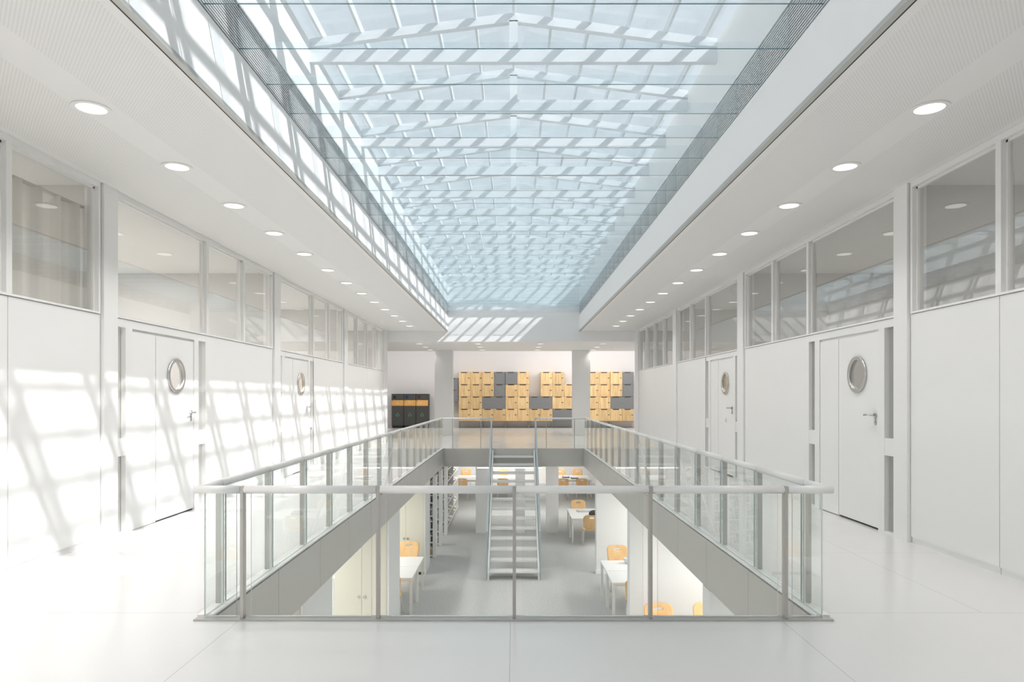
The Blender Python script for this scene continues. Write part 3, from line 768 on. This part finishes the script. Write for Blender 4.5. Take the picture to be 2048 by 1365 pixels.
# ------------------------------------------------------------------ bookcases and books
def book(x, y, z, w, h, d, mt, lab, group, lean=0., along='x'):
    m = MB()
    if along == 'x':
        m.box(-w/2, w/2, 0, d, 0, h, 0); m.box(-w/2+.003, w/2-.003, .004, d+.002, h-.0005, h+.0008, 1)
        m.box(-w/2-.0006, w/2+.0006, -.0008, .0, h*.70, h*.82, 1)
    o = obj('book', m, [mt, M['wht']])
    o.location = (x, y+d/2, z+.0012); o.rotation_euler = (0, lean, 0)
    return tag(o, lab, 'book', group)
covers = [M['blk'], M['gry'], M['wht'], M['gry'], M['blk'], M['tan']]
pos = ('nearest', 'middle', 'farthest')
shelfname = ('lowest', 'second lowest', 'third lowest', 'third highest', 'second highest', 'highest')
for k, y in enumerate((18.07, 19.5, 21.0)):
    x0, x1, d, hh = -3.25, -2.055, .36, 2.16
    t = thing('bookcase', 'white bookcase facing the camera on the lower left, %s of the three' % pos[k], 'bookcase', ((x0+x1)/2, y+d/2, LZ), 'white bookcases on the lower left')
    obj('side_panel', MB().box(x1-.085, x1, y, y+d, LZ, LZ+hh), M['table'], t); obj('side_panel', MB().box(x0, x0+.03, y, y+d, LZ, LZ+hh), M['table'], t)
    obj('back_panel', MB().box(x0+.03, x1-.085, y+d-.02, y+d, LZ, LZ+hh), M['leg'], t, 'dark back')
    zs = [LZ+.06+i*.35 for i in range(7)]
    for z in zs: obj('shelf', MB().box(x0+.03, x1-.085, y+.004, y+d-.02, z-.03, z), M['table'], t)
    for r in range(6):
        x = x1-.10; n = 0
        while n < 5:
            w = R.uniform(.022, .045); h = R.uniform(.20, .30)
            ln = 0.
            mt = M['tan'] if r == 0 and n < 3 else R.choice(covers)
            if n == 3: ln = .16; x -= .052
            book(x-w/2, y+.03+R.uniform(0, .03), zs[r]+(.0 if not ln else w*.5*math.sin(ln)), w, h, .2, mt,
                 'book on the %s shelf of the %s white bookcase facing the camera' % (shelfname[r], pos[k]), 'books of the %s bookcase, %s shelf' % (pos[k], shelfname[r]), ln)
            x -= w+.004; n += 1
# long display shelf facing the stair
y0, y1, xb, xf = 21.5, 25.7, -2.5, -2.08
t = thing('display_shelf', 'long white display shelf with sloping trays facing the stair on the lower level', 'display shelf', ((xb+xf)/2, 23.6, LZ))
obj('back_panel', MB().box(xb, xb+.03, y0, y1, LZ, LZ+2.16), M['table'], t)
for y in (y0, (y0+y1)/2-.015, y1-.03): obj('side_panel', MB().box(xb, xf, y, y+.03, LZ, LZ+2.16), M['table'], t)
for i in range(6):
    z = LZ+.12+i*.36
    obj('tray', MB().prism([(xf, y0, z), (xf, y0, z+.03), (xb+.03, y0, z+.13), (xb+.03, y0, z+.10)], (0, y1-y0, 0)).box(xf-.012, xf+.0, y0, y1, z+.03, z+.05), M['table'], t)
    for j in range(6):
        y = y0+.18+j*.66+(.04 if j > 2 else 0); m = MB()
        # magazine lying on the sloping tray
        mt = R.choice([M['grn'], M['gry'], M['wht'], M['blk'], M['tan']])
        n_ = Vector((-.1, 0, -(xb+.03-xf)*1.)).normalized()
        a = Vector((xf-.014, 0, z+.036)); b_ = Vector((xb+.09, 0, z+.03+.1*(xf-xb-.09)/(xf-xb-.03)+.003))
        m.prism([(a.x, y, a.z), (a.x, y, a.z+.02), (b_.x, y, b_.z+.02), (b_.x, y, b_.z)], (0, .46, 0), 0)
        m.prism([(a.x-.02, y+.06, a.z+.0255), (a.x-.02, y+.06, a.z+.028), (b_.x+.2, y+.06, b_.z-.0235), (b_.x+.2, y+.06, b_.z-.026)], (0, .34, 0), 1)
        tag(obj('magazine', m, [mt, M['wht']]), 'magazine on the %s sloping tray of the long display shelf' % shelfname[i], 'magazine', 'magazines on the %s tray' % shelfname[i])

# ------------------------------------------------------------------ chairs and tables
def rrect(w, h, r, n=32, cz=0.):
    """n points evenly by angle on a rounded rectangle"""
    pts = []
    for k in range(n):
        a = 2*PI*k/n; c, s = math.cos(a), math.sin(a)
        e = 4.5
        q = (abs(c/(w/2))**e+abs(s/(h/2))**e)**(-1/e)
        pts.append((c*q, cz+s*q))
    return pts
def shell(loops, fn, th):
    m = MB(); n = len(loops[0]); K = len(loops)
    for side in (0, 1):
        for L in loops:
            for u, v in L:
                p, nr = fn(u, v); m.v.append(tuple(Vector(p)+Vector(nr)*(th if side else 0)))
    def I(s, l, k): return s*K*n+l*n+(k % n)
    for s in (0, 1):
        for l in range(K-1):
            for k in range(n): m.face([I(s,l,k), I(s,l,k+1), I(s,l+1,k+1), I(s,l+1,k)], 0, True)
    for l in (0, K-1):
        for k in range(n): m.face([I(0,l,k), I(0,l,k+1), I(1,l,k+1), I(1,l,k)], 0, True)
    return m
def lerp_loops(a, b, k):
    return [[(p[0]+(q[0]-p[0])*t/k, p[1]+(q[1]-p[1])*t/k) for p, q in zip(a, b)] for t in range(k+1)]
def make_chair():
    """faces +Y; the back is on the -Y side"""
    t = thing('chair', '', 'chair', (0, 0, 0), 'orange chairs of the lower level')
    slot = rrect(.13, .045, .02, 32, .355)
    outer = []
    for (x, z) in rrect(.50, .44, .08, 32, .22):
        k = .86+.14*(z/.44); outer.append((x*k, z))
    def bk(u, v):   # v up the back
        tilt = -.20-.16*(v/.44)*.5
        y = -.215+tilt*v - .05+.30*u*u*.9
        return (u, y, .47+v*.985), (0, -1, .12)
    obj('backrest', shell(lerp_loops(slot, outer, 6), bk, .016), M['ply'], t)
    inner = rrect(.02, .02, .01, 32, 0); so = rrect(.47, .46, .08, 32, 0)
    def sf(u, v):
        z = .455+.03*(-min(0, v+.12))*1.2-.045*max(0, v-.10)+.10*u*u
        return (u, v, z), (0, 0, -1)
    sm = shell(lerp_loops(inner, so, 6), sf, .016)
    obj('seat', sm, M['ply'], t)
    sp = MB()
    for x in (-.14, .14): sp.bar((x, -.19, .45), (x, -.265, .52), .05, .012, (0, 1, 1))
    obj('back_support', sp, M['ply'], t)
    for sx in (-1, 1):
        obj('leg', MB().tube([(sx*.13, .12, .437), (sx*.185, .165, .425), (sx*.205, .18, .38), (sx*.235, .215, 0)], .0125, 10), M['white_tube'], t)
        obj('leg', MB().tube([(sx*.13, -.10, .437), (sx*.185, -.15, .425), (sx*.205, -.17, .38), (sx*.235, -.225, 0)], .0125, 10), M['white_tube'], t)
    return t
chair0 = make_chair(); used = [False]
def chair(x, y, deg, lab):
    if not used[0]:
        used[0] = True; chair0.location = (x, y, LZ); chair0.rotation_euler = (0, 0, math.radians(deg)); chair0['label'] = lab; return chair0
    return dup(chair0, (x, y, LZ), math.radians(deg), lab)
def make_table(w, d):
    t = thing('table', '', 'table', (0, 0, 0), 'white tables of the lower level')
    h = .73
    obj('tabletop', MB().box(-w/2, w/2, -d/2, d/2, h-.028, h), M['table'], t, bevel=.003)
    obj('apron', MB().box(-w/2+.05, w/2-.05, -d/2+.02, -d/2+.04, h-.075, h-.028).box(-w/2+.05, w/2-.05, d/2-.04, d/2-.02, h-.075, h-.028)
        .box(-w/2+.02, -w/2+.04, -d/2+.05, d/2-.05, h-.075, h-.028).box(w/2-.04, w/2-.02, -d/2+.05, d/2-.05, h-.075, h-.028), M['white_tube'], t)
    for sx in (-1, 1):
        for sy in (-1, 1):
            obj('leg', MB().box(sx*(w/2-.03)-.024, sx*(w/2-.03)+.024, sy*(d/2-.03)-.024, sy*(d/2-.03)+.024, 0, h-.028), M['white_tube'], t)
    return t
table0 = make_table(1.55, .875); tused = [False]
def table(x, y, lab):
    if not tused[0]:
        tused[0] = True; table0.location = (x, y, LZ); table0['label'] = lab; return table0
    return dup(table0, (x, y, LZ), 0, lab)
# left bay
table(-1.975-.775, 13.73, 'near half of the white table between the cream cabinets on the lower left')
table(-1.975-.775, 14.62, 'far half of the white table between the cream cabinets on the lower left')
chair(-2.42, 15.46, 180, 'orange chair facing us behind the table between the cream cabinets')
chair(-2.40, 13.20, 6, 'orange chair on the near side of the left table, behind the white end panel')
# right bay
table(1.875+.775, 13.39, 'near half of the white table between two right partitions on the lower level')
table(1.875+.775, 14.28, 'far half of the white table between two right partitions on the lower level')
chair(2.345, 15.06, 180, 'orange chair facing us behind the white table on the lower right')
chair(2.36, 12.86, -12, 'orange chair on the near side of the right table, half hidden by the partition')
# nearest right bay
chair(2.35, 10.72, 180, 'orange chair whose back rises above the near floor edge, left one at bottom right')
chair(3.15, 10.74, 180, 'orange chair cut off by the nearest partition at bottom right')
table(2.1+.775, 9.9, 'white table hidden below the near floor edge on the right')
# middle right bay
table(1.69+.775, 20.25, 'near half of the white table beyond the right partition, with papers on it')
table(1.69+.775, 21.13, 'far half of the white table beyond the right partition')
chair(2.10, 21.86, 180, 'orange chair facing us behind the table beyond the right partition')
chair(2.22, 19.72, 0, 'orange chair with its back to us at the table beyond the right partition')
# far groups
table(2.55, 29.4, 'near half of the far white table right of the lower column')
table(2.55, 30.28, 'far half of the far white table right of the lower column')
chair(2.04, 28.5, 0, 'orange chair with its back to us at the far right table, beside the column')
chair(2.86, 28.5, -8, 'orange chair with its back to us at the far right table, right one')
chair(2.17, 31.55, 180, 'orange chair behind the far right table, beside the column')
chair(2.98, 31.55, 180, 'orange chair behind the far right table, right one')
table(-2.35, 29.4, 'near half of the far white table beside the display shelf')
table(-2.35, 30.28, 'far half of the far white table beside the display shelf')
chair(-2.13, 28.5, 0, 'orange chair with its back to us at the far table beside the display shelf')
chair(-2.2, 31.55, 180, 'orange chair facing us behind the far table beside the display shelf')
table(-.45, 29.4, 'near half of the far white table seen through the stair')
table(-.45, 30.28, 'far half of the far white table seen through the stair')
chair(-.44, 28.5, 0, 'orange chair with its back to us at the far table seen through the stair')
chair(-.475, 31.55, 180, 'orange chair facing us behind the far table seen through the stair')
# things on the tables
TZ = LZ+.73
tag(obj('bowl', MB().lathe((2.42, 14.45, TZ), [(0, 0), (.05, 0), (.085, .05), (.095, .11), (.085, .115), (.072, .055), (.04, .015), (0, .012)]), M['ceramic']),
    'small rounded white bowl on the lower right table', 'bowl')
bk = thing('open_folder', 'pale open folder lying on the table beyond the right partition', 'folder', (2.15, 21.1, TZ))
obj('cover', MB().prism([(1.95, 20.9, TZ), (2.4, 20.9, TZ), (2.4, 20.9, TZ+.006), (1.95, 20.9, TZ+.006)], (0, .34, 0)), M['leg'], bk)
obj('sheets', MB().box(1.965, 2.17, 20.92, 21.22, TZ+.006, TZ+.02).box(2.18, 2.385, 20.92, 21.22, TZ+.006, TZ+.016), M['paper'], bk)
tag(obj('bag', MB().lathe((2.42, 20.35, TZ), [(0, 0), (.16, 0), (.18, .04), (.16, .10), (.09, .14), (0, .15)]), M['dark']), 'dark soft bag on the table beyond the right partition', 'bag')
for j, (x, y) in enumerate(((2.3, 30.0), (2.65, 29.6))):
    tag(obj('magazine', MB().box(x-.15, x+.15, y-.2, y+.2, TZ, TZ+.03).box(x-.12, x+.12, y-.17, y+.17, TZ+.03, TZ+.033, 1), [M['dark'], M['paper']]),
        ('dark magazine nearer the column on the far right table', 'dark magazine in the middle of the far right table')[j], 'magazine')
# linear lamp beside the columns
t = thing('linear_lamp', 'bright linear lamp under the slab behind the top of the stair', 'lamp', (-.1, 21.0, -.74))
obj('housing', MB().box(-1.12, .88, 20.95, 21.05, -.70, -.66).box(-.9, -.88, 20.99, 21.01, -.66, -.52).box(.66, .68, 20.99, 21.01, -.66, -.52), M['white_tube'], t)
obj('tube', MB().box(-1.12, .88, 20.955, 21.045, -.735, -.70), M['lampL'], t)

# ------------------------------------------------------------------ light
w = bpy.data.worlds.new('sky'); SC.world = w; w.use_nodes = True
nt = w.node_tree; nt.nodes.clear()
o_ = nt.nodes.new('ShaderNodeOutputWorld'); bg = nt.nodes.new('ShaderNodeBackground')
tcw = nt.nodes.new('ShaderNodeTexCoord'); sep = nt.nodes.new('ShaderNodeSeparateXYZ')
nt.links.new(tcw.outputs['Generated'], sep.inputs[0])
rp = nt.nodes.new('ShaderNodeValToRGB')
rp.color_ramp.elements[0].position = .0; rp.color_ramp.elements[0].color = (.93, .955, .98, 1)
rp.color_ramp.elements[1].position = .9; rp.color_ramp.elements[1].color = (.85, .915, .97, 1)
nt.links.new(sep.outputs[2], rp.inputs[0]); nt.links.new(rp.outputs[0], bg.inputs[0])
bg.inputs[1].default_value = .80
nt.links.new(bg.outputs[0], o_.inputs[0])
sun = bpy.data.lights.new('sun', 'SUN'); sun.energy = 4.2; sun.angle = math.radians(.95); sun.color = (1., .965, .95)
so = bpy.data.objects.new('sun', sun); COL.objects.link(so)
d = Vector((-1., .52, -.96)).normalized()
so.rotation_euler = d.to_track_quat('-Z', 'Y').to_euler(); so.location = (12, -6, 14)
HALL = 1
def area(name, loc, sx, sy, e, col=(1, .98, .95)):
    l = bpy.data.lights.new(name, 'AREA'); l.shape = 'RECTANGLE'; l.size = sx; l.size_y = sy; l.energy = e; l.color = col
    o = bpy.data.objects.new(name, l); COL.objects.link(o); o.location = loc; return o
for x, y, sx, sy, e in ((-4, 9.6, 1.2, 3, 74), (-4, 14.4, 1.2, 3, 74), (4, 9.6, 1.2, 3, 74), (4, 14.4, 1.2, 3, 74), (4, 19.5, 1.2, 3, 80), (-4, 20, 1.2, 4, 90), (0, 25, 6, 1.2, 80), (0, 2.6, 5, 1, 70), (-4, 5.6, 1.5, 2, 50), (4, 5.6, 1.5, 2, 50), (0, 31.5, 6, 1, 110)):
    area('lower_fill_light', (x, y, -.53), sx, sy, e)  # unseen fill lights added under the slab to brighten the lower level
for x in (-6.3, 6.2):
    for y in (4.5, 9.4, 14.2, 19.2): area('room_fill_light', (x, y, 3.57), 1.2, 2.4, 105 if x < 0 else 36, (1, .98, .955))  # added fill, out of view, to brighten the rooms behind the windows

for x, sx, e in ((-4, 7, 82), (3.5, 6.5, 135)):
    area('wall_fill_light', (x, 29.6, 3.95), sx, .5, e, (1, .985, .97)).rotation_euler = (math.radians(34), 0, 0)  # tilted fill lights without fixtures, added to lift the back wall and lockers
# ------------------------------------------------------------------ camera and render look
cam = bpy.data.cameras.new('camera'); cam.sensor_width = 36; cam.lens = 36*1365/2048
cam.shift_x = -3/2048; cam.shift_y = 112.5/2048; cam.clip_end = 200
co = bpy.data.objects.new('camera', cam); COL.objects.link(co); co.location = (0, 0, H); co.rotation_euler = (PI/2, 0, 0)
SC.camera = co
vs = SC.view_settings; SC.display_settings.display_device = 'sRGB'
vs.view_transform = 'Standard'; vs.look = 'None'; vs.gamma = 1; vs.use_curve_mapping = False; vs.exposure = .2
cy = SC.cycles
cy.max_bounces = 8; cy.diffuse_bounces = 5; cy.glossy_bounces = 3; cy.transmission_bounces = 4; cy.transparent_max_bounces = 64
cy.adaptive_threshold = .05
cy.sample_clamp_indirect = 6; cy.caustics_reflective = False; cy.caustics_refractive = False
